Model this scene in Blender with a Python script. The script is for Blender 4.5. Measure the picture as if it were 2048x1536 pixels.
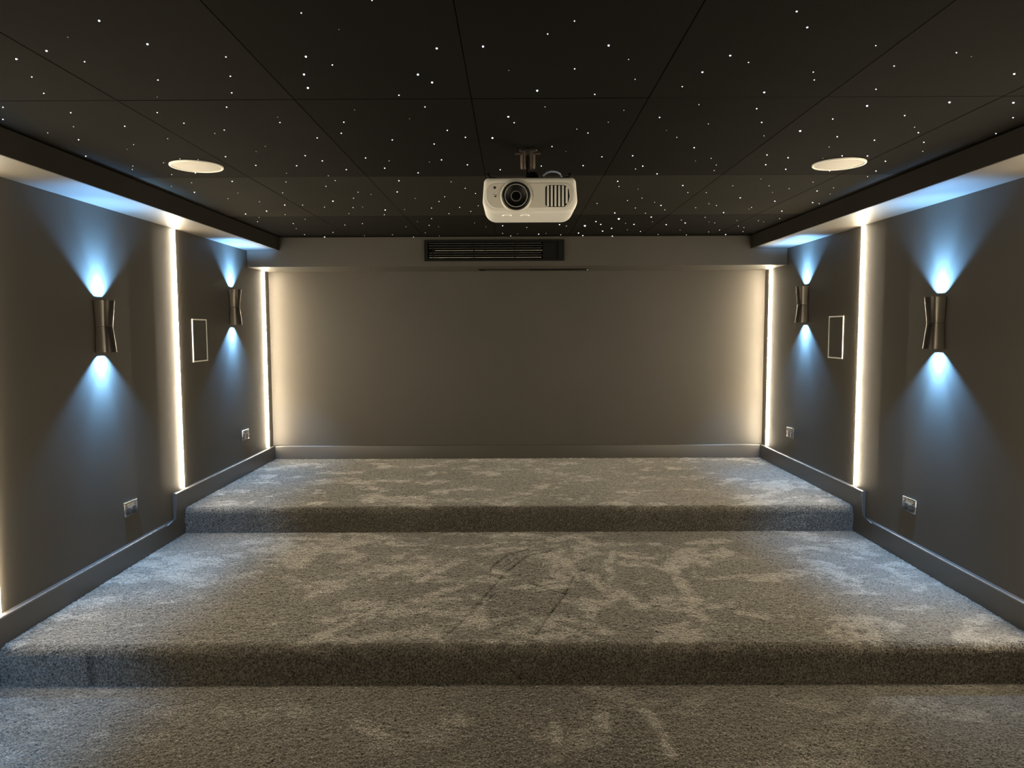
import bpy, bmesh, math, random
import numpy as np
from mathutils import Matrix, Vector

# ------------------------------------------------------------------ scene, camera, light level
for _o in list(bpy.data.objects):
    bpy.data.objects.remove(_o)
S = bpy.context.scene
C = S.collection
PI = math.pi
CAMZ = 1.5901
FPX, PITCH, YAW, ROLL = 1430.0, 0.0740, -0.0024, -0.0041


def cam_axes():
    fw = Vector((math.sin(YAW) * math.cos(PITCH), math.cos(YAW) * math.cos(PITCH), -math.sin(PITCH)))
    r = Vector((math.cos(YAW), -math.sin(YAW), 0))
    u = r.cross(fw)
    return (r * math.cos(ROLL) + u * math.sin(ROLL), u * math.cos(ROLL) - r * math.sin(ROLL), fw)


AR, AU, AF = cam_axes()
cam_d = bpy.data.cameras.new('camera')
cam_d.sensor_fit = 'HORIZONTAL'
cam_d.sensor_width = 36.0
cam_d.lens = 36.0 * FPX / 2048.0
cam_d.clip_start = 0.05
cam = bpy.data.objects.new('camera', cam_d)
C.objects.link(cam)
cam.matrix_world = Matrix(((AR.x, AU.x, -AF.x, 0), (AR.y, AU.y, -AF.y, 0), (AR.z, AU.z, -AF.z, CAMZ), (0, 0, 0, 1)))
S.camera = cam

w = bpy.data.worlds.new('world')
S.world = w
w.use_nodes = True
w.node_tree.nodes['Background'].inputs[0].default_value = (0.01, 0.01, 0.012, 1)
w.node_tree.nodes['Background'].inputs[1].default_value = 0.2
S.view_settings.view_transform = 'Standard'
S.view_settings.look = 'None'
S.view_settings.gamma = 1.0
S.view_settings.use_curve_mapping = False
S.view_settings.exposure = 0.0
S.cycles.use_denoising = True
S.cycles.max_bounces = 8
S.cycles.sample_clamp_indirect = 6.0

LED_STRENGTH = 370.0
LED_COLOR = (1.0, 0.85, 0.60)
SPOTS = ((14.0, 150, 0.3), (175.0, 122, 1.0), (120.0, 60, 1.0))   # watt, cone, blend
SPOT_COLOR = (0.20, 0.51, 1.0)


def pix(x, y, axis, value):
    """the point where the photograph's pixel meets the plane axis = value"""
    d = AF + AR * ((x - 1024) / FPX) + AU * ((768 - y) / FPX)
    o = Vector((0, 0, CAMZ))
    return o + d * ((value - o[axis]) / d[axis])


# ------------------------------------------------------------------ measures of the room (metres)
XL, XR = -2.345, 2.410          # side walls
YB, YF = 6.90, -1.60            # back wall, wall behind the camera
SL, SR = -2.056, 2.0866         # inner edges of the soffits
HS, HC, HB = 2.3043, 2.415, 2.1609   # soffit, ceiling, rear beam underside
YBM = 6.355                     # face of the rear beam
H1, H2, H3 = 0.0, 0.1774, 0.3549
Y1, Y2 = 3.112, 4.949           # risers
SKH, SKT = 0.132, 0.025         # skirting
YSEAM = 4.69


# ------------------------------------------------------------------ helpers
def mat(name, color, rough=0.6, metal=0.0, spec=0.5, emit=None, estr=0.0, sheen=0.0, coat=0.0):
    m = bpy.data.materials.new(name)
    m.use_nodes = True
    b = m.node_tree.nodes['Principled BSDF']
    b.inputs['Base Color'].default_value = (*color, 1)
    b.inputs['Roughness'].default_value = rough
    b.inputs['Metallic'].default_value = metal
    b.inputs['Specular IOR Level'].default_value = spec
    b.inputs['Sheen Weight'].default_value = sheen
    b.inputs['Coat Weight'].default_value = coat
    if emit:
        b.inputs['Emission Color'].default_value = (*emit, 1)
        b.inputs['Emission Strength'].default_value = estr
    return m


def nd(m, kind, **kw):
    n = m.node_tree.nodes.new(kind)
    for k, v in kw.items():
        setattr(n, k, v)
    return n


def add_noise(m, scale, amount, bump=0.0, bscale=None, stretch=(1, 1, 1), detail=6.0):
    """vary the base colour by +-amount and add a fine relief"""
    nt = m.node_tree
    b = nt.nodes['Principled BSDF']
    base = tuple(b.inputs['Base Color'].default_value)
    tc = nd(m, 'ShaderNodeTexCoord')
    mp = nd(m, 'ShaderNodeMapping')
    mp.inputs['Scale'].default_value = stretch
    nt.links.new(tc.outputs['Object'], mp.inputs[0])
    n = nd(m, 'ShaderNodeTexNoise')
    n.inputs['Scale'].default_value = scale
    n.inputs['Detail'].default_value = detail
    nt.links.new(mp.outputs[0], n.inputs['Vector'])
    r = nd(m, 'ShaderNodeValToRGB')
    r.color_ramp.elements[0].position = 0.3
    r.color_ramp.elements[1].position = 0.7
    r.color_ramp.elements[0].color = tuple(c * (1 - amount) for c in base[:3]) + (1,)
    r.color_ramp.elements[1].color = tuple(min(1, c * (1 + amount)) for c in base[:3]) + (1,)
    nt.links.new(n.outputs[0], r.inputs[0])
    nt.links.new(r.outputs[0], b.inputs['Base Color'])
    if bump:
        n2 = nd(m, 'ShaderNodeTexNoise')
        n2.inputs['Scale'].default_value = bscale
        n2.inputs['Detail'].default_value = 3.0
        nt.links.new(tc.outputs['Object'], n2.inputs['Vector'])
        bp = nd(m, 'ShaderNodeBump')
        bp.inputs['Strength'].default_value = bump
        bp.inputs['Distance'].default_value = 0.002
        nt.links.new(n2.outputs[0], bp.inputs['Height'])
        nt.links.new(bp.outputs[0], b.inputs['Normal'])
    return m


SIDE = {'left': ' on the side toward the projector lens', 'right': ' on the side toward the projector exhaust vent'}


def tag(o, label=None, cat=None, group=None, kind=None):
    if label:
        o['label'] = label
    if cat:
        o['category'] = cat
    if group:
        o['group'] = group
    if kind:
        o['kind'] = kind
    return o


def empty(name, loc=(0, 0, 0), rz=0.0):
    o = bpy.data.objects.new(name, None)
    o.empty_display_size = 0.1
    C.objects.link(o)
    o.location = loc
    o.rotation_euler = (0, 0, rz)
    return o


def obj(name, bm, material, parent=None, loc=None, smooth=False, rot=None):
    me = bpy.data.meshes.new(name)
    bmesh.ops.recalc_face_normals(bm, faces=bm.faces[:])
    bm.to_mesh(me)
    bm.free()
    return link(name, me, material, parent, loc, smooth, rot)


def link(name, me, material=None, parent=None, loc=None, smooth=False, rot=None):
    if material:
        me.materials.append(material)
    if smooth:
        me.polygons.foreach_set('use_smooth', [True] * len(me.polygons))
        if smooth != 'all':
            try:
                me.set_sharp_from_angle(angle=math.radians(smooth if smooth is not True else 40))
            except Exception:
                pass
    o = bpy.data.objects.new(name, me)
    C.objects.link(o)
    if parent:
        o.parent = parent
    if loc:
        o.location = loc
    if rot:
        o.rotation_euler = rot
    return o


def box(bm, lo, hi, bevel=0.0, seg=2):
    vs = [bm.verts.new((x, y, z)) for x in (lo[0], hi[0]) for y in (lo[1], hi[1]) for z in (lo[2], hi[2])]
    F = [(0, 1, 3, 2), (4, 6, 7, 5), (0, 4, 5, 1), (2, 3, 7, 6), (0, 2, 6, 4), (1, 5, 7, 3)]
    fs = [bm.faces.new([vs[i] for i in f]) for f in F]
    if bevel:
        es = list({e for f in fs for e in f.edges})
        bmesh.ops.bevel(bm, geom=es, offset=bevel, segments=seg, affect='EDGES', profile=0.5)
    return bm


def B(lo, hi, bevel=0.0, seg=2):
    return box(bmesh.new(), lo, hi, bevel, seg)


def prism(pts, axis, a, b, bevel=0.0, bm=None):
    """polygon (pairs) in the plane across `axis`, extruded from a to b"""
    bm = bm or bmesh.new()

    def p3(u, v, t):
        return {0: (t, u, v), 1: (u, t, v), 2: (u, v, t)}[axis]
    A = [bm.verts.new(p3(u, v, a)) for u, v in pts]
    D = [bm.verts.new(p3(u, v, b)) for u, v in pts]
    n = len(pts)
    fs = [bm.faces.new(A), bm.faces.new(D[::-1])]
    for i in range(n):
        fs.append(bm.faces.new((A[i], D[i], D[(i + 1) % n], A[(i + 1) % n])))
    if bevel:
        es = list({e for f in fs for e in f.edges})
        bmesh.ops.bevel(bm, geom=es, offset=bevel, segments=2, affect='EDGES', profile=0.5)
    return bm


def loft(rings, bm=None, cap0=True, cap1=True, closed=True):
    bm = bm or bmesh.new()
    R = [[bm.verts.new(p) for p in r] for r in rings]
    n = len(R[0])
    for a, b in zip(R[:-1], R[1:]):
        for i in range(n if closed else n - 1):
            bm.faces.new((a[i], a[(i + 1) % n], b[(i + 1) % n], b[i]))
    if cap0:
        bm.faces.new(R[0][::-1])
    if cap1:
        bm.faces.new(R[-1])
    return bm


def lathe(profile, axis='y', n=32, center=(0, 0, 0), bm=None, cap0=False, cap1=False):
    rings = []
    for r, h in profile:
        ring = []
        for i in range(n):
            a = 2 * PI * i / n
            c, s = r * math.cos(a), r * math.sin(a)
            p = {'y': (c, h, s), 'z': (c, s, h), 'x': (h, c, s)}[axis]
            ring.append((p[0] + center[0], p[1] + center[1], p[2] + center[2]))
        rings.append(ring)
    return loft(rings, bm, cap0, cap1)


def tube(path, r, n=8, bm=None):
    bm = bm or bmesh.new()
    rings = []
    P = [Vector(p) for p in path]
    for i, p in enumerate(P):
        t = (P[min(i + 1, len(P) - 1)] - P[max(i - 1, 0)]).normalized()
        up = Vector((0, 0, 1)) if abs(t.z) < 0.9 else Vector((0, 1, 0))
        a = t.cross(up).normalized()
        b = a.cross(t)
        rings.append([tuple(p + a * r * math.cos(2 * PI * k / n) + b * r * math.sin(2 * PI * k / n)) for k in range(n)])
    return loft(rings, bm)


def copy_tree(o, parent=None):
    c = o.copy()
    C.objects.link(c)
    c.parent = parent
    for ch in list(o.children):
        copy_tree(ch, c)
    return c


# ------------------------------------------------------------------ materials
M_fascia = add_noise(mat('soffit_fascia_dark', (0.019, 0.0165, 0.0135), 0.8, spec=0.2), 2.0, 0.08, 0.2, 500)  # darker tone of the thin sheets added on the inner soffit faces
M_wall = add_noise(mat('wall_paint', (0.054, 0.048, 0.040), 0.55, spec=0.28), 1.3, 0.06, 0.06, 160)
M_trimpaint = add_noise(mat('skirting_paint', (0.050, 0.045, 0.039), 0.34, spec=0.45), 3.0, 0.05)
M_fabric = [add_noise(mat('ceiling_fabric_%s' % n, c, 0.95, spec=0.05), 2.0, 0.10, 0.25, 700)
            for n, c in (('deep', (0.0042, 0.0037, 0.0029)), ('mid', (0.0075, 0.0065, 0.0051)), ('pale', (0.0165, 0.0145, 0.0112)))]
M_led = mat('led_diffuser', (0.9, 0.88, 0.8), 0.5, emit=LED_COLOR, estr=LED_STRENGTH)
M_alu = mat('anodised_channel', (0.35, 0.34, 0.32), 0.35, 1.0)
M_sconce = add_noise(mat('brushed_gunmetal', (0.045, 0.040, 0.035), 0.36, 0.85), 60, 0.12, stretch=(1, 1, 0.02))
M_lens = mat('sconce_led', (0.9, 0.95, 1.0), 0.3, emit=SPOT_COLOR, estr=30.0)
M_chrome = mat('polished_chrome', (0.60, 0.62, 0.65), 0.08, 1.0)
M_blackplastic = mat('black_plastic', (0.006, 0.006, 0.006), 0.45, spec=0.3)
M_greyplastic = mat('grey_insert', (0.035, 0.035, 0.038), 0.3)
M_white = mat('white_trim', (0.88, 0.86, 0.80), 0.4)
M_grille = add_noise(mat('white_speaker_grille', (0.44, 0.405, 0.345), 0.6), 900, 0.25)
M_darkgrille = add_noise(mat('dark_speaker_grille', (0.055, 0.050, 0.043), 0.7), 700, 0.4)
M_proj = mat('white_projector_shell', (0.90, 0.885, 0.84), 0.38)
M_proj2 = mat('pearl_projector_front', (0.82, 0.79, 0.72), 0.42)
M_black = mat('black_metal', (0.015, 0.014, 0.013), 0.35, 0.6)
M_bronze = mat('bracket_metal', (0.16, 0.13, 0.11), 0.45, 0.8)
M_glass = mat('lens_glass', (0.004, 0.004, 0.005), 0.08)
M_ring = mat('silver_ring', (0.72, 0.71, 0.68), 0.35, 0.0)
M_cable = mat('pale_blue_cable', (0.50, 0.62, 0.80), 0.35)
M_vent = mat('vent_black', (0.004, 0.004, 0.004), 0.6, spec=0.12)
M_blade = mat('vent_blade', (0.085, 0.080, 0.064), 0.4, 0.0)
M_blade_lit = mat('vent_blade_lit', (0.55, 0.52, 0.42), 0.35, 0.0)  # paler copy of the blade colour, light on two blades painted in
M_void = mat('vent_void', (0.002, 0.002, 0.002), 0.9, spec=0.05)
M_star = {
    'b': mat('star_bright', (0.8, 0.85, 1), 0.5, emit=(0.78, 0.86, 1.0), estr=4.0),
    'm': mat('star_white', (0.8, 0.85, 1), 0.5, emit=(0.92, 0.95, 1.0), estr=1.8),
    's': mat('star_soft', (0.8, 0.8, 0.8), 0.5, emit=(1.0, 0.97, 0.90), estr=0.75),
    'f': mat('star_faint', (0.6, 0.6, 0.55), 0.5, emit=(1.0, 0.95, 0.85), estr=0.22)}
for m_ in M_star.values():
    m_.cycles.emission_sampling = 'NONE'


def carpet_material():
    m = mat('carpet', (0.2, 0.2, 0.2), 1.0, spec=0.02, sheen=0.9)
    nt = m.node_tree
    b = nt.nodes['Principled BSDF']
    b.inputs['Sheen Roughness'].default_value = 0.36
    b.inputs['Sheen Tint'].default_value = (0.80, 0.78, 0.74, 1)
    at = nd(m, 'ShaderNodeAttribute', attribute_name='pile')
    tc = nd(m, 'ShaderNodeTexCoord')
    n1 = nd(m, 'ShaderNodeTexNoise')
    n1.inputs['Scale'].default_value = 140
    n1.inputs['Detail'].default_value = 2
    n2 = nd(m, 'ShaderNodeTexNoise')
    n2.inputs['Scale'].default_value = 60
    n2.inputs['Detail'].default_value = 3
    for n in (n1, n2):
        nt.links.new(tc.outputs['Object'], n.inputs['Vector'])
    tone = nd(m, 'ShaderNodeValToRGB')
    tone.color_ramp.elements[0].position = 0.0
    tone.color_ramp.elements[1].position = 1.0
    tone.color_ramp.elements[0].color = (0.016, 0.0150, 0.0132, 1)
    tone.color_ramp.elements[1].color = (0.185, 0.167, 0.139, 1)
    nt.links.new(at.outputs['Fac'], tone.inputs[0])
    sw = nd(m, 'ShaderNodeMapRange')
    sw.inputs[1].default_value = 0.0
    sw.inputs[2].default_value = 0.6
    sw.inputs[3].default_value = 0.05
    sw.inputs[4].default_value = 0.85
    nt.links.new(at.outputs['Fac'], sw.inputs[0])
    nt.links.new(sw.outputs[0], b.inputs['Sheen Weight'])
    mr = nd(m, 'ShaderNodeMapRange')
    mr.inputs[1].default_value = 0.3
    mr.inputs[2].default_value = 0.7
    mr.inputs[3].default_value = 0.15
    mr.inputs[4].default_value = 1.85
    nt.links.new(n1.outputs[0], mr.inputs[0])
    mul = nd(m, 'ShaderNodeMix', data_type='RGBA', blend_type='MULTIPLY')
    mul.inputs[0].default_value = 1.0
    nt.links.new(tone.outputs[0], mul.inputs[6])
    nt.links.new(mr.outputs[0], mul.inputs[7])
    nt.links.new(mul.outputs[2], b.inputs['Base Color'])
    ad = nd(m, 'ShaderNodeMath', operation='ADD')
    nt.links.new(n1.outputs[0], ad.inputs[0])
    nt.links.new(n2.outputs[0], ad.inputs[1])
    bp = nd(m, 'ShaderNodeBump')
    bp.inputs['Strength'].default_value = 0.8
    bp.inputs['Distance'].default_value = 0.008
    nt.links.new(ad.outputs[0], bp.inputs['Height'])
    nt.links.new(bp.outputs[0], b.inputs['Normal'])
    return m


M_carpet = carpet_material()

# ------------------------------------------------------------------ walls
T = 0.12
BEND, BENDW = 0.0042, 0.30     # the side walls lean back a little past the board joint


def wall_x(side, y):
    k = BEND * min(1.0, max(0.0, (YSEAM - y) / BENDW))
    return XL - k if side == 'left' else XR + k


for side, sg in (('left', -1), ('right', 1)):
    x0 = XL if sg < 0 else XR
    ys_ = (YB, YSEAM, YSEAM - BENDW, YF)
    tag(obj('wall_' + side, prism([(wall_x(side, y), y) for y in ys_] + [(x0 + sg * T, YF), (x0 + sg * T, YB)], 2, -0.05, HC + 0.1), M_wall),
        'dark taupe painted side wall' + SIDE[side], 'wall', kind='structure')
tag(obj('wall_back', B((XL - T, YB, -0.05), (XR + T, YB + T, HC + 0.1)), M_wall),
    'plain dark taupe end wall behind the top carpeted tier', 'wall', kind='structure')
tag(obj('wall_front', B((XL - T, YF - T, -0.05), (XR + T, YF, HC + 0.1)), M_wall),
    'plain dark taupe wall facing the carpeted tiers', 'wall', kind='structure')

# soffits along the side walls and the beam across the back
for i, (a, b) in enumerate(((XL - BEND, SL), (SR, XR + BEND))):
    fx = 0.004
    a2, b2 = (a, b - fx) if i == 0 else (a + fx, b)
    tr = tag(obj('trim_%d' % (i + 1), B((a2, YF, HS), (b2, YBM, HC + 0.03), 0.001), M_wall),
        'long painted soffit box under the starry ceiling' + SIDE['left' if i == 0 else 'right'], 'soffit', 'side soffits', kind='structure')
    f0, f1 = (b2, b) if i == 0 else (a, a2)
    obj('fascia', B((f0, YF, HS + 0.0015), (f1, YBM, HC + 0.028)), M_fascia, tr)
tag(obj('trim_3', B((XL, YBM, HB), (XR, YB, HC + 0.03), 0.002), M_wall),
    'deep painted bulkhead beam above the end wall holding the black vent', 'beam', kind='structure')

# ------------------------------------------------------------------ ceiling: fabric panels with fibre optic stars
ceil = tag(obj('ceiling', B((SL, YF, HC + 0.03), (SR, YBM, HC + 0.09)), M_fabric[0]),
           'black fabric panelled ceiling dotted with fibre optic stars', 'ceiling', kind='structure')
XE = [SL, -1.41, -0.778, -0.147, 0.484, 1.115, 1.746, SR]
YE = [YF, -1.20, 0.07, 1.345, 2.615, 3.89, 5.20, YBM]
rnd = random.Random(4)
for j in range(len(YE) - 1):
    for i in range(len(XE) - 1):
        g = 0.0011
        k = {5: 2, 6: 1, 4: 0, 3: 0}.get(j, 0)
        if k == 0 and i in (0, 1, 5, 6):
            k = 1
        dz = rnd.uniform(0, 0.0012)
        obj('panel', B((XE[i] + g, YE[j] + g, HC + dz), (XE[i + 1] - g, YE[j + 1] - g, HC + 0.0295), 0.002), M_fabric[k], ceil)

STARS = []


def stars(x0, y0, s, txt):
    for w_ in txt.split():
        a, b_ = w_[:-1].split(',')
        STARS.append((x0 + float(a) / s, y0 + float(b_) / s, w_[-1]))


stars(0, 0, 2.926, '580,121b 397,218f 272,297b 863,258b 96,345b 495,361m 186,450m 256,546m 924,468m 920,568f 1322,333m 1348,446m 1356,543m 1326,626m 1763,76m 1983,173f 1790,331b 1945,380m 1779,435b 1802,514b 17,627m 17,698m 414,659m 430,741s 279,777s 460,817m 730,738m 782,846s 743,873f 920,658m 1076,720m 981,811s 1257,780s 1312,760m 1638,716m 1625,685f 1856,806m 1997,779m 2012,714m 502,913m 777,971s 774,991s 957,952s 1005,1021s 1003,1090f')
stars(350, 290, 6.827, '67,188s 316,200s 690,157m 1108,88f 1232,18f 1103,276m 1777,143m 1661,281m 2011,214m 278,379m 226,514s 780,494m 1515,504s 1522,385f 1470,652s 265,643m 723,731s 858,655f 1153,772s 1498,817m 1743,819s 2040,847s 963,939m 1250,900m 1503,950f 1148,987f 1127,1046s 1614,1072s 1777,1014f 1655,1140f 1770,1222s')
stars(600, 290, 6.827, '480,485s 387,418s 354,563s 632,334m 895,175m 1216,215s 1156,314m 1932,201m 1768,231f 1613,378m 1351,486m 793,643s 1327,639m 731,725s 970,675f 450,765m 1573,728f 1976,705s 1898,770s 724,853s 856,845f 1163,886m 1427,878f 1796,859s 1151,951s 668,935f 2034,936s 1796,1003s 1603,1045f 852,1072s 613,1091s 1763,1095s 1891,1115f 1446,1115f 450,1192s 1263,1224f 880,1237f 1550,1255s 1710,1195f 1903,1240f 335,1255m')
stars(900, 280, 6.4, '223,316m 643,378m 1306,82m 1485,145f 1944,213m 1168,331m 1704,326m 14,534s 195,616s 327,684s 123,861s 361,840s 266,912s 313,1060f 461,1109f 674,1095m 983,1118s 674,1193s 865,1200f 777,1225s 988,1240s 1135,1203m 1229,1196f 1402,1081m 1490,1100s 1418,1212s')
stars(1150, 290, 6.827, '110,279m 787,146m 925,287m 826,327s 1120,393m 1627,36m 1858,181s 1645,217f 1929,272s 1900,348s 583,494m 600,566s 861,602f 1472,552m 1541,648s 1792,648s 914,724s 716,758s 301,797s 1088,782f 1174,823m 824,859s 1226,884s 1828,800s 1931,824s 1647,855s 543,926m 963,930s 2029,921m 598,1006b 286,1044m 352,1082m 135,1100b 1041,982m 1060,1048f 690,1070f 805,1082m 1245,1085m 1452,1022s 1505,1062m 1777,986s 1832,1050f 1908,1061s 500,1136m 377,1174m 714,1157f 893,1179s 1435,1160f 1135,1220s 1973,1160s 1825,1184s 1522,1225s 48,1200m 107,1235m 191,1258b 511,1243m 597,1260m')
stars(1400, 290, 6.827, '915,135m 1203,173m 898,268m 1171,330m 1763,27s 1677,182f 1940,147m 1770,350m 835,462f 943,556s 1218,596s 448,556s 991,646f 1543,505s 1598,626m 1824,583s 1777,669f 549,720m 1022,765m 1538,784m 1628,799s 703,850s 672,875f 1118,900m 505,1028f 524,1105s 599,1126s 797,1031s 870,1048f 1087,1003s 587,1180s 350,1220m')
stars(680, 0, 2.926, '187,2m 566,283b 837,272b 1215,199m 1372,123m 1572,266b 1689,348s 988,412f 456,436b 539,482b 1373,403m 1727,464s 2003,506m 345,557m 1154,530b 1491,552m 85,643f 497,625m 407,695f 1200,625s 1661,645s 985,682b 1019,717m 1570,714s 1870,687m 306,818m 628,762m 734,803m 892,806b 551,842m 1386,755s 1451,777m 1910,763f 1971,804s')
stars(1348, 0, 2.926, '718,66b 780,159b 329,324b 436,364m 166,421b 1181,266m 1288,386m 1653,308m 1740,331f 815,421m 821,467m 1991,432b 528,539b 1182,522m 1130,619b 1612,598b 1986,600b 146,612s 484,636m 201,725s 513,716m 929,696m 738,766b 1350,676m 1984,688m 1408,744s 1430,776m 527,795s 955,800m 1173,820m 1462,832m 1884,781m 1456,885s 1132,912m 1237,943m 1182,1000m 1133,1033s')
star_me = {}
for k in 'bmsf':
    bm_ = bmesh.new()
    bmesh.ops.create_icosphere(bm_, subdivisions=1, radius=1.0)
    me_ = bpy.data.meshes.new('star_point')
    bm_.to_mesh(me_)
    bm_.free()
    me_.materials.append(M_star[k])
    star_me[k] = me_
order = sorted(STARS, key=lambda s_: 'bmsf'.index(s_[2]))
extra = []
for n_, (px_, py_, k) in enumerate(order):
    P = pix(px_, py_, 2, HC)
    if not (SL + 0.01 < P.x < SR - 0.01 and P.y < YBM - 0.01):
        continue
    r_ = {'b': 2.0, 'm': 1.35, 's': 1.0, 'f': 0.85}[k] * P.y / FPX
    if n_ < 300:
        o = bpy.data.objects.new('star_point', star_me[k])
        C.objects.link(o)
        o.parent = ceil
        o.location = (P.x, P.y, HC)
        o.scale = (r_, r_, r_)
    else:
        extra.append((P, r_))
if extra:
    bm_ = bmesh.new()
    for P, r_ in extra:
        bmesh.ops.create_icosphere(bm_, subdivisions=1, radius=r_, matrix=Matrix.Translation((P.x, P.y, HC)))
    tag(obj('star_points', bm_, M_star['f'], ceil), kind='stuff')

# ------------------------------------------------------------------ carpeted floor in three levels


def vnoise(x, y, seed):
    x = np.asarray(x, float)
    y = np.asarray(y, float)
    xi = np.floor(x).astype(np.int64)
    yi = np.floor(y).astype(np.int64)
    fx, fy = x - xi, y - yi
    fx = fx * fx * (3 - 2 * fx)
    fy = fy * fy * (3 - 2 * fy)

    def h(a, b):
        n = (a * 374761393 + b * 668265263 + seed * 974711) & 0xffffffff
        n = ((n ^ (n >> 13)) * 1274126177) & 0xffffffff
        n = n ^ (n >> 16)
        return (n & 0xffff) / 65535.0
    return (h(xi, yi) * (1 - fx) + h(xi + 1, yi) * fx) * (1 - fy) + (h(xi, yi + 1) * (1 - fx) + h(xi + 1, yi + 1) * fx) * fy


def fbm(x, y, seed, octs=4):
    t, a, s_ = 0, 0.5, 0
    for k in range(octs):
        t = t + a * vnoise(x * 2 ** k, y * 2 ** k, seed + k)
        s_ += a
        a *= 0.55
    return t / s_


def stroke_mask(X, Y, path, width):
    d = np.full(X.shape, 9.0)
    for (ax, ay), (bx, by) in zip(path[:-1], path[1:]):
        vx, vy = bx - ax, by - ay
        L = vx * vx + vy * vy + 1e-12
        t = np.clip(((X - ax) * vx + (Y - ay) * vy) / L, 0, 1)
        d = np.minimum(d, np.hypot(X - ax - t * vx, Y - ay - t * vy))
    return np.clip(1.4 * (1 - d / width), 0, 1)


def floor_path(pts, z, s=2.56, x0=600, y0=900):
    out = []
    for a, b in pts:
        P = pix(x0 + a / s, y0 + b / s, 2, z)
        out.append((P.x, P.y))
    return out


DARK = [([(730, 965), (830, 880), (900, 800), (1000, 690), (1060, 620), (1160, 545), (1290, 515)], 0.011),
        ([(1200, 960), (1250, 880), (1350, 750), (1400, 650), (1420, 625), (1480, 610)], 0.011),
        ([(970, 620), (990, 590), (1060, 540), (1180, 505), (1280, 490)], 0.011),
        ([(1180, 680), (1250, 710), (1360, 735)], 0.012),
        ([(870, 850), (930, 790), (1000, 735)], 0.010)]
LIGHT = [([(1340, 560), (1410, 630), (1530, 690), (1620, 765)], 0.045), ([(1500, 640), (1620, 710), (1750, 795)], 0.05),
         ([(1610, 520), (1570, 590), (1590, 660)], 0.04), ([(1610, 520), (1740, 570), (1860, 610)], 0.035),
         ([(1890, 580), (1950, 680), (2020, 770)], 0.05), ([(610, 670), (720, 610), (830, 560)], 0.05),
         ([(370, 665), (480, 620), (540, 600)], 0.04), ([(670, 745), (760, 715), (830, 700)], 0.05),
         ([(560, 940), (640, 925), (710, 935)], 0.08), ([(860, 885), (920, 860)], 0.06),
         ([(1480, 890), (1540, 930)], 0.06), ([(120, 945), (200, 905)], 0.06), ([(330, 970), (450, 945)], 0.06),
         ([(930, 590), (1000, 625), (1050, 630)], 0.05), ([(1300, 460), (1400, 440), (1480, 470)], 0.07),
         ([(240, 570), (300, 540)], 0.07), ([(1660, 580), (1720, 590)], 0.06), ([(1960, 555), (1920, 560)], 0.05),
         ([(200, 500), (330, 470)], 0.06), ([(2020, 830), (2060, 860)], 0.06), ([(1480, 780), (1490, 860)], 0.04)]
LIGHT1 = [([(1700, 1290), (1800, 1360), (1850, 1440), (1900, 1560)], 0.035), ([(1310, 1400), (1320, 1500)], 0.03),
          ([(760, 1370), (840, 1390)], 0.05), ([(300, 1400), (420, 1460)], 0.05), ([(1530, 1340), (1560, 1420)], 0.04)]


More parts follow.
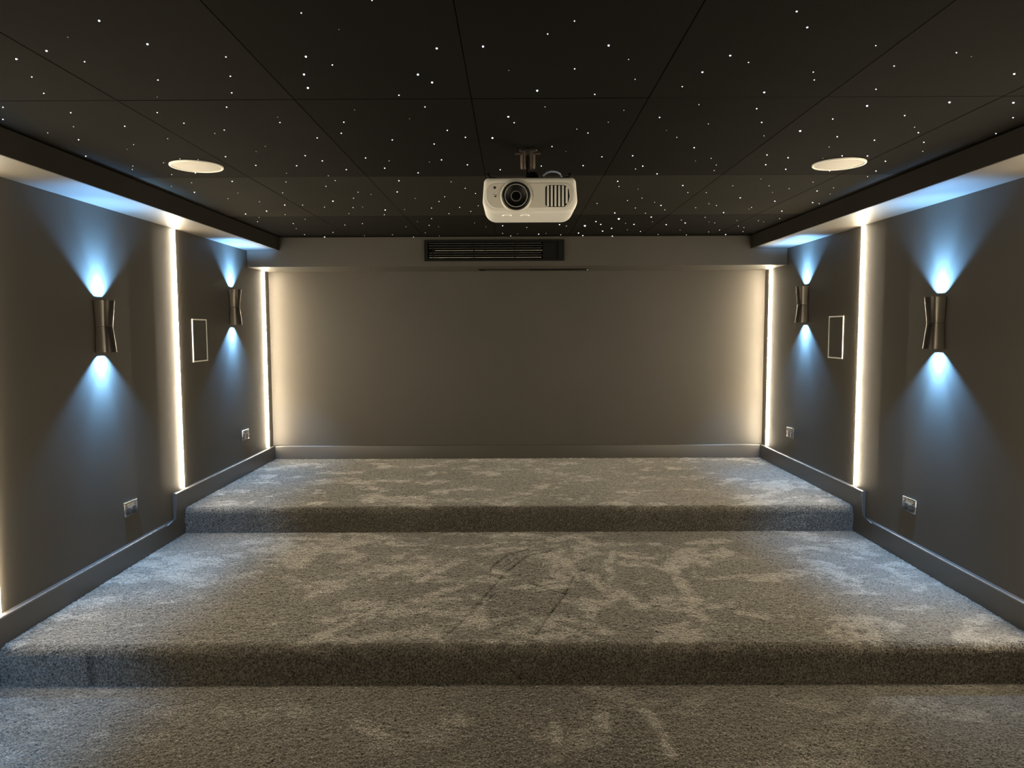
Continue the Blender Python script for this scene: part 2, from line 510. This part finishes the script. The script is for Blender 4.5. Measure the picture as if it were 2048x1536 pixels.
def carpet(name, prof, x0, x1, dx, seed, level, parent=None, amp=0.0020, marks=None, rough=0.36, seam=None):
    """prof: (y, z, ny, nz) rows along the carpet, front to back"""
    prof = np.array(prof)
    nx = int((x1 - x0) / dx) + 1
    xs = np.linspace(x0, x1, nx)
    ns = len(prof)
    arc = np.concatenate([[0], np.cumsum(np.hypot(np.diff(prof[:, 0]), np.diff(prof[:, 1])))])
    X, A = np.meshgrid(xs, arc)
    Yp = np.repeat(prof[:, 0:1], nx, 1)
    Zp = np.repeat(prof[:, 1:2], nx, 1)
    NY = np.repeat(prof[:, 2:3], nx, 1)
    NZ = np.repeat(prof[:, 3:4], nx, 1)
    rng = np.random.default_rng(seed)
    grain = rng.normal(0, 1, X.shape)
    low = fbm(X * 3.1, A * 3.1, seed) - 0.5
    # brushed pile: warped, patchy areas leaning one way or the other
    wx = X + 0.25 * (fbm(X * 2.3, A * 2.3, seed + 11) - 0.5)
    wy = A + 0.25 * (fbm(X * 2.3, A * 2.3, seed + 17) - 0.5)
    patch = fbm(wx * 3.6 + wy * 1.4, wy * 6.4 - wx * 1.2, seed + 23, 6)
    fine = fbm(wx * 16 + wy * 5, wy * 22 - wx * 5, seed + 41, 4)
    broad = fbm(X * 1.1, A * 1.1, seed + 31, 3)
    rid = np.clip((patch + 0.35 * (fine - 0.5) - 0.53) * 6.5, 0, 1)
    flat = np.clip(NZ, 0.25, 1)
    pile = 0.32 + 0.20 * (broad - 0.5) + rough * flat * rid * np.clip(0.25 + 1.9 * (fine - 0.25), 0, 1)
    disp = amp * grain + 0.004 * low
    for path, wd in (marks or ([], []))[0]:
        m_ = stroke_mask(X, Yp, floor_path(path, level), wd)
        pile = pile - 0.17 * m_
        disp = disp - 0.004 * m_
    for path, wd in (marks or ([], []))[1]:
        m_ = stroke_mask(X, Yp, floor_path(path, level), wd) * np.clip(2.6 * (fbm(X * 26, A * 26, seed + 5, 3) - 0.22), 0, 1.2)
        pile = pile + 0.38 * m_
    if seam is not None:     # joint between two carpet lengths on the riser
        ris = np.clip(1.2 - NZ * 2, 0, 1)
        pile = pile + 0.10 * ris * (X < seam) - 0.16 * ris * np.clip(1 - np.abs(X - seam - 0.012) / 0.03, 0, 1)
    pile = pile + 0.05 * grain
    disp[0, :] = 0
    disp[-1, :] = 0
    co = np.stack([X, Yp + NY * disp, Zp + NZ * disp], -1).reshape(-1, 3).astype(np.float32)
    idx = np.arange(ns * nx).reshape(ns, nx)
    q = np.stack([idx[:-1, :-1], idx[:-1, 1:], idx[1:, 1:], idx[1:, :-1]], -1).reshape(-1, 4)
    me = bpy.data.meshes.new(name)
    me.vertices.add(len(co))
    me.vertices.foreach_set('co', co.ravel())
    me.loops.add(q.size)
    me.loops.foreach_set('vertex_index', q.ravel().astype(np.int32))
    me.polygons.add(len(q))
    me.polygons.foreach_set('loop_start', np.arange(0, q.size, 4, dtype=np.int32))
    me.update(calc_edges=True)
    me.validate()
    at = me.attributes.new('pile', 'FLOAT', 'POINT')
    at.data.foreach_set('value', np.clip(pile, 0, 1).ravel().astype(np.float32))
    return link(name, me, M_carpet, parent, smooth='all')


def step_profile(yr, zlow, ztop, yend, ds, r=0.048, ease=1.0):
    rows = []
    n = max(2, int((ztop - r - zlow) / ds))
    for k in range(n):
        rows.append((yr, zlow + (ztop - r - zlow) * k / n, -1, 0))
    n = int(r * PI / 2 / ds) + 2
    for k in range(n + 1):
        a = PI / 2 * k / n
        rows.append((yr + r - r * math.cos(a), ztop - r + r * math.sin(a), -math.cos(a), math.sin(a)))
    n = int((yend - yr - r) / ds)
    for k in range(1, n + 1):
        rows.append((yr + r + (yend - yr - r) * k / n, ztop, 0, 1))
    return rows


rows = [(YF + (2.35 - YF) * k / 60, H1, 0, 1) for k in range(60)] + [(2.35 + (Y1 + 0.01 - 2.35) * k / 120, H1, 0, 1) for k in range(121)]
floor = carpet('floor', rows, XL, XR, 0.0068, 3, H1, marks=([], LIGHT1), rough=0.18)
tag(floor, 'lowest level of the taupe carpeted floor below both steps', 'floor', kind='structure')
st = carpet('step', step_profile(Y1, H1 - 0.002, H2, Y2 + 0.01, 0.0078), XL, XR, 0.0078, 8, H2, floor, marks=(DARK, LIGHT), seam=-1.925)
st['label'] = 'middle carpeted tier with footprints and drag marks in the pile'
st = carpet('step', step_profile(Y2, H2 - 0.002, H3, YB, 0.0105), XL, XR, 0.0105, 15, H3, floor)
st['label'] = 'top carpeted tier in front of the end wall'

# ------------------------------------------------------------------ skirting boards


def skirting(side):
    s = 1 if side == 'left' else -1
    xw = XL if s > 0 else XR
    root = empty('baseboard_' + side, (xw, Y2, H2))
    tag(root, 'stepped dark painted skirting board' + SIDE[side], 'skirting', 'side skirtings', kind='structure')
    a, b = sorted((-s * (BEND + 0.001), s * SKT))

    def brd(pts):
        bm_ = prism([(y - Y2, z - H2) for y, z in pts], 0, a, b)
        zmin = min(z for _, z in pts) - H2
        ends = (min(y for y, _ in pts) - Y2, max(y for y, _ in pts) - Y2)
        es = []
        for e in bm_.edges:
            p, q = e.verts[0].co, e.verts[1].co
            if abs(p.x - s * SKT) < 1e-6 and abs(q.x - s * SKT) < 1e-6:
                if abs(p.z - q.z) < 1e-6 and p.z > zmin + 0.03:
                    es.append(e)           # rounded top edge
                elif abs(p.y - q.y) < 1e-6 and min(abs(p.y - ends[0]), abs(p.y - ends[1])) > 1e-4:
                    es.append(e)           # rounded edge of the upright at the step
        bmesh.ops.bevel(bm_, geom=es, offset=0.011, segments=5, affect='EDGES', profile=0.5)
        return obj('board', bm_, M_trimpaint, root, smooth=25)
    for (yr, zl, zt, y0) in ((Y1, H1, H2, YF), (Y2, H2, H3, Y1)):
        ys = yr - 0.117
        yj = ys - 0.135
        ystart = y0 if y0 == YF else y0 - 0.0
        if y0 == YF:
            brd([(YF, zl - 0.01), (yj - 0.0007, zl - 0.01), (yj - 0.0007, zl + SKH), (YF, zl + SKH)])
        else:
            brd([(y0 + 0.0007, zl - 0.012), (yj - 0.0007, zl - 0.012), (yj - 0.0007, zl + SKH), (y0 - 0.1163, zl + SKH)])
        brd([(yj, zl - 0.012), (yj, zl + SKH), (ys, zl + SKH), (ys, zt + SKH), (yr, zt - 0.012), (yr, zl - 0.012)])
    brd([(Y2 + 0.0007, H3 - 0.012), (YB, H3 - 0.012), (YB, H3 + SKH), (Y2 - 0.1163, H3 + SKH)])


skirting('left')
skirting('right')
bm_ = B((XL + SKT, YB - SKT, H3 - 0.012), (XR - SKT, YB, H3 + SKH))
bmesh.ops.bevel(bm_, geom=[e for e in bm_.edges if all(abs(v.co.y - YB + SKT) < 1e-6 and v.co.z > H3 for v in e.verts)], offset=0.011, segments=5, affect='EDGES', profile=0.5)
tag(obj('baseboard_back', bm_, M_trimpaint, smooth=25),
    'straight dark painted skirting board along the end wall', 'skirting', kind='structure')

# ------------------------------------------------------------------ vertical led strips


def led_strip(side, y, z0, z1, label, group, wd=0.014, proud=0.0085):
    s = 1 if side == 'left' else -1
    xw = wall_x(side, y)
    root = tag(empty('led_light_strip', (xw, y, z0)), label, 'light strip', group)
    h = z1 - z0
    ch = bmesh.new()
    box(ch, (min(0, s * 0.003), -wd / 2 - 0.002, 0), (max(0, s * 0.003), wd / 2 + 0.002, h))
    obj('channel', ch, M_alu, root)
    n = 10
    rings = []
    for z in (0.004, h - 0.003):
        rings.append([(s * (0.003 + (proud - 0.003) * math.sin(PI * k / n)), -wd / 2 * math.cos(PI * k / n), z) for k in range(n + 1)])
    obj('diffuser', loft(rings), M_led, root, smooth=True)


ZU, ZM = H3 + SKH, H2 + SKH
for side in ('left', 'right'):
    led_strip(side, 6.768, ZU, HB, 'glowing light strip in the end wall corner' + SIDE[side], 'corner light strips')
    led_strip(side, 4.995, ZU, HS, 'glowing light strip over the upper skirting step' + SIDE[side], 'light strips by the upper step')
    led_strip(side, 3.166, ZM, HS, 'glowing light strip over the lower skirting step' + SIDE[side], 'light strips by the lower step')
    led_strip(side, 1.30, SKH, HS, 'glowing light strip over the lowest floor' + SIDE[side], 'light strips at the lowest level')

# ------------------------------------------------------------------ bow-tie wall sconces


def sconce(side, y, zc, label, group):
    s = 1 if side == 'left' else -1
    xw = wall_x(side, y)
    root = tag(empty('wall_sconce', (xw, y, zc)), label, 'wall lamp', group)
    HH = 0.146

    def ring(z, hw, d, inset=0.0):
        pts = []
        n = 28
        e = 2 / 4.5
        for k in range(n + 1):
            a = PI * k / n
            c, q = math.cos(a), math.sin(a)
            yy = -(abs(c) ** e) * math.copysign(1, c) * (hw - inset)
            xx = (abs(q) ** e) * (d - inset)
            pts.append((s * (xx + 0.003), yy, z))
        return pts
    dx_, dep = 0.050, 0.020
    for sg in (1, -1):
        e_, w_ = (0.054, 0.074), (0.043, 0.060)
        z1 = sg * HH
        rings = [ring(sg * 0.0006, *w_), ring(sg * 0.0025, w_[0] + 0.0008, w_[1] + 0.0008), ring(z1, *e_), ring(z1, *e_, inset=0.0022),
                 ring(sg * (HH - 0.003), *e_, inset=0.0022)]
        obj('shade', loft(rings, cap1=False), M_sconce, root, smooth=35)
        # cap plate with a window for the beam; its corners are cut towards the wall
        outer = ring(sg * (HH - 0.003), *e_, inset=0.0024)
        win = [(-0.0190, 0.0085), (0.0190, 0.0085), (0.0190, -0.0130), (0.0150, -0.0190), (-0.0150, -0.0190), (-0.0190, -0.0130)]
        bm_ = bmesh.new()
        top = [bm_.verts.new(p) for p in outer]
        n = len(win)
        inner = [bm_.verts.new((s * (dx_ + wx), wy, sg * (HH - 0.003))) for wy, wx in win]
        es = [bm_.edges.new((top[k], top[(k + 1) % len(top)])) for k in range(len(top))] + [bm_.edges.new((inner[k], inner[(k + 1) % n])) for k in range(n)]
        bmesh.ops.triangle_fill(bm_, edges=es, use_beauty=True)
        obj('cap_plate', bm_, M_blackplastic, root)
        lz = HH - dep
        obj('led_lens', lathe([(0.0, sg * (lz - 0.0005)), (0.0055, sg * (lz - 0.0005)), (0.0065, sg * (lz - 0.0015)), (0.0065, sg * (lz - 0.0040))], 'z', 16, (s * dx_, 0, 0)), M_lens, root)
        for watt, ang, blend in SPOTS:
            sp = bpy.data.lights.new('sconce_beam', 'SPOT')
            sp.energy = watt
            sp.color = SPOT_COLOR
            sp.spot_size = math.radians(ang)
            sp.spot_blend = blend
            sp.shadow_soft_size = 0.0022
            so = bpy.data.objects.new('sconce_beam', sp)
            C.objects.link(so)
            so.parent = root
            so.location = (s * dx_, 0, sg * (lz + 0.001))
            if sg > 0:
                so.rotation_euler = (PI, 0, 0)
    obj('back_plate', B((min(0, s * 0.003), -0.040, -HH + 0.01), (max(0, s * 0.003), 0.040, HH - 0.01)), M_sconce, root)


for side in ('left', 'right'):
    sconce(side, 4.065, 1.626, 'gunmetal bow-tie sconce above the middle tier' + SIDE[side], 'sconces over the middle tier')
    sconce(side, 5.97 if side == 'left' else 5.925, 1.797, 'bow-tie wall sconce behind the framed speaker' + SIDE[side], 'sconces over the top tier')

sconce('left', 2.10, 1.45, 'gunmetal bow-tie wall sconce over the lowest floor level', None)

# ------------------------------------------------------------------ framed in-wall speakers
for side in ('left', 'right'):
    s = 1 if side == 'left' else -1
    xw = XL if s > 0 else XR
    ya, yb_, za, zb = (5.222, 5.465, 1.372, 1.688) if s > 0 else (5.238, 5.476, 1.376, 1.692)
    root = tag(empty('wall_speaker', (xw, (ya + yb_) / 2, (za + zb) / 2)), 'flush wall speaker with thin white frame' + SIDE[side], 'speaker', 'framed wall speakers')
    hw, hh, f_ = (yb_ - ya) / 2, (zb - za) / 2, 0.0085
    fr = bmesh.new()
    d0, d1 = sorted((0.0, s * 0.007))
    box(fr, (d0, -hw, hh - f_), (d1, hw, hh))
    box(fr, (d0, -hw, -hh), (d1, hw, -hh + f_))
    box(fr, (d0, -hw, -hh + f_), (d1, -hw + f_, hh - f_))
    box(fr, (d0, hw - f_, -hh + f_), (d1, hw, hh - f_))
    obj('frame', fr, M_white, root)
    g0, g1 = sorted((0.0, s * 0.003))
    obj('grille', B((g0, -hw + f_ + 0.002, -hh + f_ + 0.002), (g1, hw - f_ - 0.002, hh - f_ - 0.002), 0.001), M_darkgrille, root)

# ------------------------------------------------------------------ double sockets


def socket(side, y, z, label, group):
    s = 1 if side == 'left' else -1
    xw = wall_x(side, y)
    root = tag(empty('double_socket', (xw, y, z)), label, 'socket', group)

    def slab(n, y0, y1, z0, z1, d0, d1, m, bev, parent=root):
        a, b = sorted((s * d0, s * d1))
        return obj(n, B((a, y0, z0), (b, y1, z1), bev, 3), m, parent, smooth=True)
    slab('plate', -0.073, 0.073, -0.043, 0.043, 0.0, 0.0095, M_chrome, 0.0042)
    for k in (-1, 1):
        slab('rocker_switch', k * 0.050 - 0.009, k * 0.050 + 0.009, 0.010, 0.030, 0.0095, 0.0125, M_chrome, 0.0012)
        ins = slab('socket_insert', k * 0.035 - 0.024, k * 0.035 + 0.024, -0.036, 0.006, 0.0095, 0.0105, M_greyplastic, 0.0004)
        for (hy, hz, hw, hh) in ((0, -0.001, 0.002, 0.004), (-0.011, -0.024, 0.0035, 0.0018), (0.011, -0.024, 0.0035, 0.0018)):
            slab('pin_hole', k * 0.035 + hy - hw, k * 0.035 + hy + hw, hz - hh, hz + hh, 0.0104, 0.0109, M_blackplastic, 0.0, ins)
    for k in (-1, 1):
        obj('screw', lathe([(0.0, s * 0.0105), (0.003, s * 0.0105), (0.0034, s * 0.0093)], 'x', 10, (0, k * 0.004, 0.0) if False else (0, k * 0.066, 0)), M_chrome, root)


for side in ('left', 'right'):
    socket(side, 4.298, 0.522, 'chrome double socket over the middle tier' + SIDE[side], 'sockets over the middle tier')
    socket(side, 6.178, 0.699, 'chrome double socket over the top tier' + SIDE[side], 'sockets over the top tier')

# ------------------------------------------------------------------ round ceiling speakers
for side, px_, py_ in (('left', 393, 332), ('right', 1678, 327.5)):
    P = pix(px_, py_, 2, HC)
    root = tag(empty('ceiling_speaker', (P.x, P.y, HC)), 'round white ceiling speaker' + SIDE[side], 'speaker', 'ceiling speakers')
    R_ = 0.126
    obj('trim_ring', lathe([(R_, 0.001), (R_, -0.004), (R_ - 0.003, -0.007), (R_ - 0.009, -0.0065), (R_ - 0.010, -0.003), (R_ - 0.010, 0.001)], 'z', 56), M_white, root, smooth=True)
    obj('grille', lathe([(R_ - 0.0105, -0.002), (R_ - 0.020, -0.0045), (0.06, -0.006), (0.0005, -0.0065)], 'z', 56, cap1=True), M_grille, root, smooth=True)

# ------------------------------------------------------------------ projector
PX, PY, PZ = 0.0735, 3.13, 2.172
root = tag(empty('projector', (PX, PY, PZ)), 'white home cinema projector hung upside down from the ceiling', 'projector')


def shell(inset, n=10):
    """outline in x,z: small radii at the top, large ones at the bottom, bulging flanks"""
    W, HT, HBt = 0.205 - inset, 0.078 - inset, -0.074 + inset
    rt, rb = max(0.004, 0.022 - inset), max(0.01, 0.054 - inset)
    pts = []
    for (cx, cz, r, a0) in ((W - rt - 0.006, HT - rt, rt, 0), (-W + rt + 0.006, HT - rt, rt, PI / 2), (-W + rb, HBt + rb, rb, PI), (W - rb, HBt + rb, rb, 1.5 * PI)):
        for k in range(n + 1):
            a = a0 + PI / 2 * k / n
            pts.append((cx + r * math.cos(a), cz + r * math.sin(a)))
    return pts


rings = [[(x, y, z) for x, z in shell(i_)] for i_, y in ((0.016, 0.0), (0.007, 0.003), (0.002, 0.010), (0.0, 0.022), (0.0, 0.27), (0.004, 0.30), (0.014, 0.31))]
obj('body', loft(rings), M_proj, root, smooth=50)


def panel_outline(n=10, g=0.0):
    W, zt, zb = 0.190 - g, 0.052 - g, -0.055 + g
    r1, r2 = 0.040 - g, 0.050 - g
    pts = []
    for (cx, cz, r, a0) in ((W - r1, zt - r1, r1, 0), (-W + r1, zt - r1, r1, PI / 2), (-W + r2, zb + r2, r2, PI), (W - r2, zb + r2, r2, 1.5 * PI)):
        for k in range(n + 1):
            a = a0 + PI / 2 * k / n
            pts.append((cx + r * math.cos(a), cz + r * math.sin(a)))
    return pts


fp = loft([[(x, y, z) for x, z in panel_outline(g=g)] for g, y in ((0.0, 0.002), (0.0, -0.002), (0.002, -0.0035), (0.003, -0.0036))])
obj('front_panel', fp, M_proj2, root, smooth=30)
LX, LZ = -0.0600, -0.0035
lip = obj('lens_surround', lathe([(0.070, -0.003), (0.0665, -0.009), (0.0615, -0.011), (0.0595, -0.009), (0.0590, -0.003)], 'y', 56, (LX, 0, LZ)), M_proj2, root, smooth=True)
ba = obj('lens_barrel', lathe([(0.0590, -0.003), (0.0585, -0.016), (0.0560, -0.0185), (0.0490, -0.0175), (0.0440, -0.013), (0.030, -0.0085), (0.0235, -0.0062)], 'y', 56, (LX, 0, LZ)), M_blackplastic, root, smooth=True)
obj('bright_ring', lathe([(0.0490, -0.0174), (0.0482, -0.0192), (0.0468, -0.0190), (0.0465, -0.0150)], 'y', 56, (LX, 0, LZ)), M_ring, ba, smooth=True)
obj('inner_ring', lathe([(0.0235, -0.0062), (0.0222, -0.0098), (0.0205, -0.0100), (0.0190, -0.0060)], 'y', 40, (LX, 0, LZ)), mat('inner_ring_grey', (0.22, 0.21, 0.19), 0.4), ba, smooth=True)
obj('lens_glass', lathe([(0.0192, -0.0058), (0.014, -0.0068), (0.007, -0.0076), (0.0003, -0.0080)], 'y', 32, (LX, 0, LZ), cap1=True), M_glass, ba, smooth=True)
# exhaust vent on the right of the front
vx0, vx1, vz0, vz1 = 0.0655, 0.1700, -0.0500, 0.0425
vent = obj('exhaust_vent', None or prism([(vx0 + 0.012, vz0), (vx1 - 0.022, vz0), (vx1 - 0.006, vz0 + 0.018), (vx1, vz0 + 0.045), (vx1 - 0.004, vz1 - 0.018), (vx1 - 0.016, vz1 - 0.004), (vx1 - 0.024, vz1), (vx0 + 0.012, vz1), (vx0 + 0.003, vz1 - 0.004), (vx0, vz1 - 0.012), (vx0, vz0 + 0.012), (vx0 + 0.003, vz0 + 0.004)], 1, -0.0040, -0.001, 0.0), M_blackplastic, root)
for k in range(6):
    cx = vx0 + 0.0115 + k * 0.0160
    t_, b_ = vz1 - 0.002, vz0 + 0.002
    if k == 5:
        t_, b_ = vz1 - 0.008, vz0 + 0.014
    obj('slat', B((cx - 0.0046, -0.0085, b_), (cx + 0.0046, -0.0038, t_), 0.002, 2), M_proj, vent, smooth=True)
obj('receiver_window', lathe([(0.0, -0.0045), (0.0055, -0.0045), (0.006, -0.0034)], 'y', 20, (-0.152, 0, 0.033)), M_greyplastic, root)
# small printed badge under the receiver window
bd = bmesh.new()
box(bd, (-0.158, -0.0043, 0.0020), (-0.142, -0.0036, 0.0036))
box(bd, (-0.153, -0.0043, -0.0070), (-0.145, -0.0036, -0.0012))
obj('badge', bd, M_greyplastic, root)
for cx in (-0.100, -0.021):
    obj('shift_dial', lathe([(0.0, -0.0065), (0.019, -0.0065), (0.021, -0.004), (0.021, 0.006)], 'z', 28, (cx, 0.062, -0.0725)), M_proj, root, smooth=True)

# ------------------------------------------------------------------ ceiling mount and its cable
mx, my = PX - 0.003, 3.33
root = tag(empty('projector_mount', (mx, my, HC)), 'short black and bronze ceiling bracket holding the projector', 'mount')
obj('ceiling_plate', lathe([(0.0, 0.0), (0.042, 0.0), (0.042, -0.006), (0.038, -0.009), (0.0, -0.009)][::-1], 'z', 32), M_black, root, smooth=30)
for k, x in ((0, -0.022), (1, 0.018)):
    obj('side_bracket', lathe([(0.0, -0.009), (0.013, -0.009), (0.014, -0.03), (0.014, -0.075), (0.012, -0.088), (0.0, -0.088)], 'z', 20, (x, 0, 0)), M_bronze, root, smooth=30)
    obj('wing_bolt', lathe([(0.0, -0.012), (0.006, -0.012), (0.007, 0.0), (0.006, 0.012), (0.0, 0.012)], 'x', 12, (x + (-0.026 if k == 0 else 0.026), -0.01, -0.020)), M_bronze, root, smooth=True)
obj('stem', lathe([(0.0, -0.03), (0.008, -0.03), (0.008, -0.142), (0.0, -0.142)], 'z', 14, (-0.006, 0, 0)), M_black, root, smooth=30)
obj('ball_joint', lathe([(0.002, -0.100), (0.018, -0.104), (0.026, -0.116), (0.030, -0.130), (0.046, -0.148), (0.0, -0.150)], 'z', 24, (0.020, 0, 0)), M_black, root, smooth=True)
topz = PZ + 0.0785 - HC
obj('base_plate', B((-0.075, -0.09, topz), (0.085, 0.07, topz + 0.010), 0.002), M_black, root)
for (ax, ay) in ((-0.178, -0.158), (0.178, -0.158), (-0.15, 0.09), (0.15, 0.09)):
    v0 = Vector((ax * 0.3, ay * 0.4, topz + 0.006))
    v1 = Vector((ax, ay, topz + 0.006))
    obj('arm', tube([v0, (v0 + v1) / 2 + Vector((0, 0, 0.002)), v1], 0.0055, 8), M_black, root, smooth=True)
    obj('arm_knob', lathe([(0.0, topz + 0.024), (0.006, topz + 0.024), (0.0075, topz + 0.018), (0.0075, topz + 0.0125), (0.0, topz + 0.0115)], 'z', 12, (ax, ay, 0)), M_black, root, smooth=True)  # the front two are the projector's feet, grouped under the mount
cz = PZ + 0.079
path = [(PX + 0.062, 3.26, cz + 0.020), (PX + 0.078, 3.26, cz + 0.034), (PX + 0.098, 3.26, cz + 0.040), (PX + 0.120, 3.26, cz + 0.038), (PX + 0.136, 3.26, cz + 0.030), (PX + 0.143, 3.26, cz + 0.018), (PX + 0.144, 3.26, cz + 0.001)]
cr = tag(empty('video_cable', (0, 0, 0)), 'pale blue cable looping from the mount into the projector top', 'cable')
obj('cord', tube([(a, b, c + 0.010 if c > cz + 0.01 else c) for a, b, c in path], 0.0046, 10), M_cable, cr, smooth=True)
obj('plug', B((PX + 0.137, 3.25, cz + 0.0005), (PX + 0.152, 3.27, cz + 0.022), 0.002), M_white, cr)
obj('plug', B((PX + 0.050, 3.253, cz + 0.012), (PX + 0.064, 3.267, cz + 0.026), 0.002), M_bronze, cr)

# ------------------------------------------------------------------ black vent in the rear beam
vx0, vx1, vz0, vz1 = -0.780, 0.447, 2.204, 2.386
root = tag(empty('air_vent', ((vx0 + vx1) / 2, YBM, vz0)), 'long black air vent with thin horizontal blades in the beam', 'vent')
cx_ = (vx0 + vx1) / 2
hw, hh = (vx1 - vx0) / 2, vz1 - vz0
obj('back_panel', B((-hw + 0.01, -0.0030, 0.01), (hw - 0.01, 0.0, hh - 0.01)), M_void, root)
for nm, lo, hi in (('frame_bar', (-hw, -0.020, 0), (hw, 0.0, 0.018)), ('frame_bar', (-hw, -0.020, hh - 0.018), (hw, 0.0, hh)),
                   ('frame_bar', (-hw, -0.020, 0.018), (-hw + 0.03, 0.0, hh - 0.018)), ('frame_bar', (hw - 0.055, -0.020, 0.018), (hw, 0.0, hh - 0.018))):
    obj(nm, B(lo, hi, 0.0015), M_vent, root)
for k in range(7):
    zc = 0.030 + k * 0.0205
    x1_ = hw - 0.20 if k % 2 == 0 else hw - 0.19
    bm_ = prism([(-0.015, zc - 0.0015), (-0.004, zc + 0.002), (-0.0035, zc + 0.0036), (-0.0155, zc + 0.0012)], 0, -hw + 0.042 + (0.05 if k == 3 else 0), x1_)
    obj('blade', bm_, M_blade_lit if k in (0, 3) else M_blade, root)
for x in (-hw + 0.075, -0.178, 0.180, hw - 0.075):
    obj('vertical_bar', B((x - 0.004, -0.019, 0.018), (x + 0.004, -0.0155, hh - 0.018)), M_vent, root)
obj('end_box', B((hw - 0.185, -0.016, 0.020), (hw - 0.060, -0.003, hh - 0.020), 0.002), M_vent, root)

# slot grille under the beam
root = tag(empty('slot_grille', (0.185, 6.70, HB)), 'narrow dark slot grille on the underside of the beam', 'vent')
obj('slot', B((-0.50, -0.055, -0.003), (0.50, 0.055, 0.0)), M_void, root)
for y in (-0.062, 0.055):
    obj('rail', B((-0.51, y, -0.007), (0.51, y + 0.007, 0.0), 0.001), M_black, root)
for x in (-0.51, 0.503):
    obj('end_cap', B((x, -0.055, -0.007), (x + 0.007, 0.055, 0.0), 0.001), M_white if x > 0 else M_black, root)
for k in range(34):
    x = -0.44 + k * 0.012
    obj('fin', B((x, -0.055, -0.0065), (x + 0.004, 0.055, -0.003)), M_blade, root)
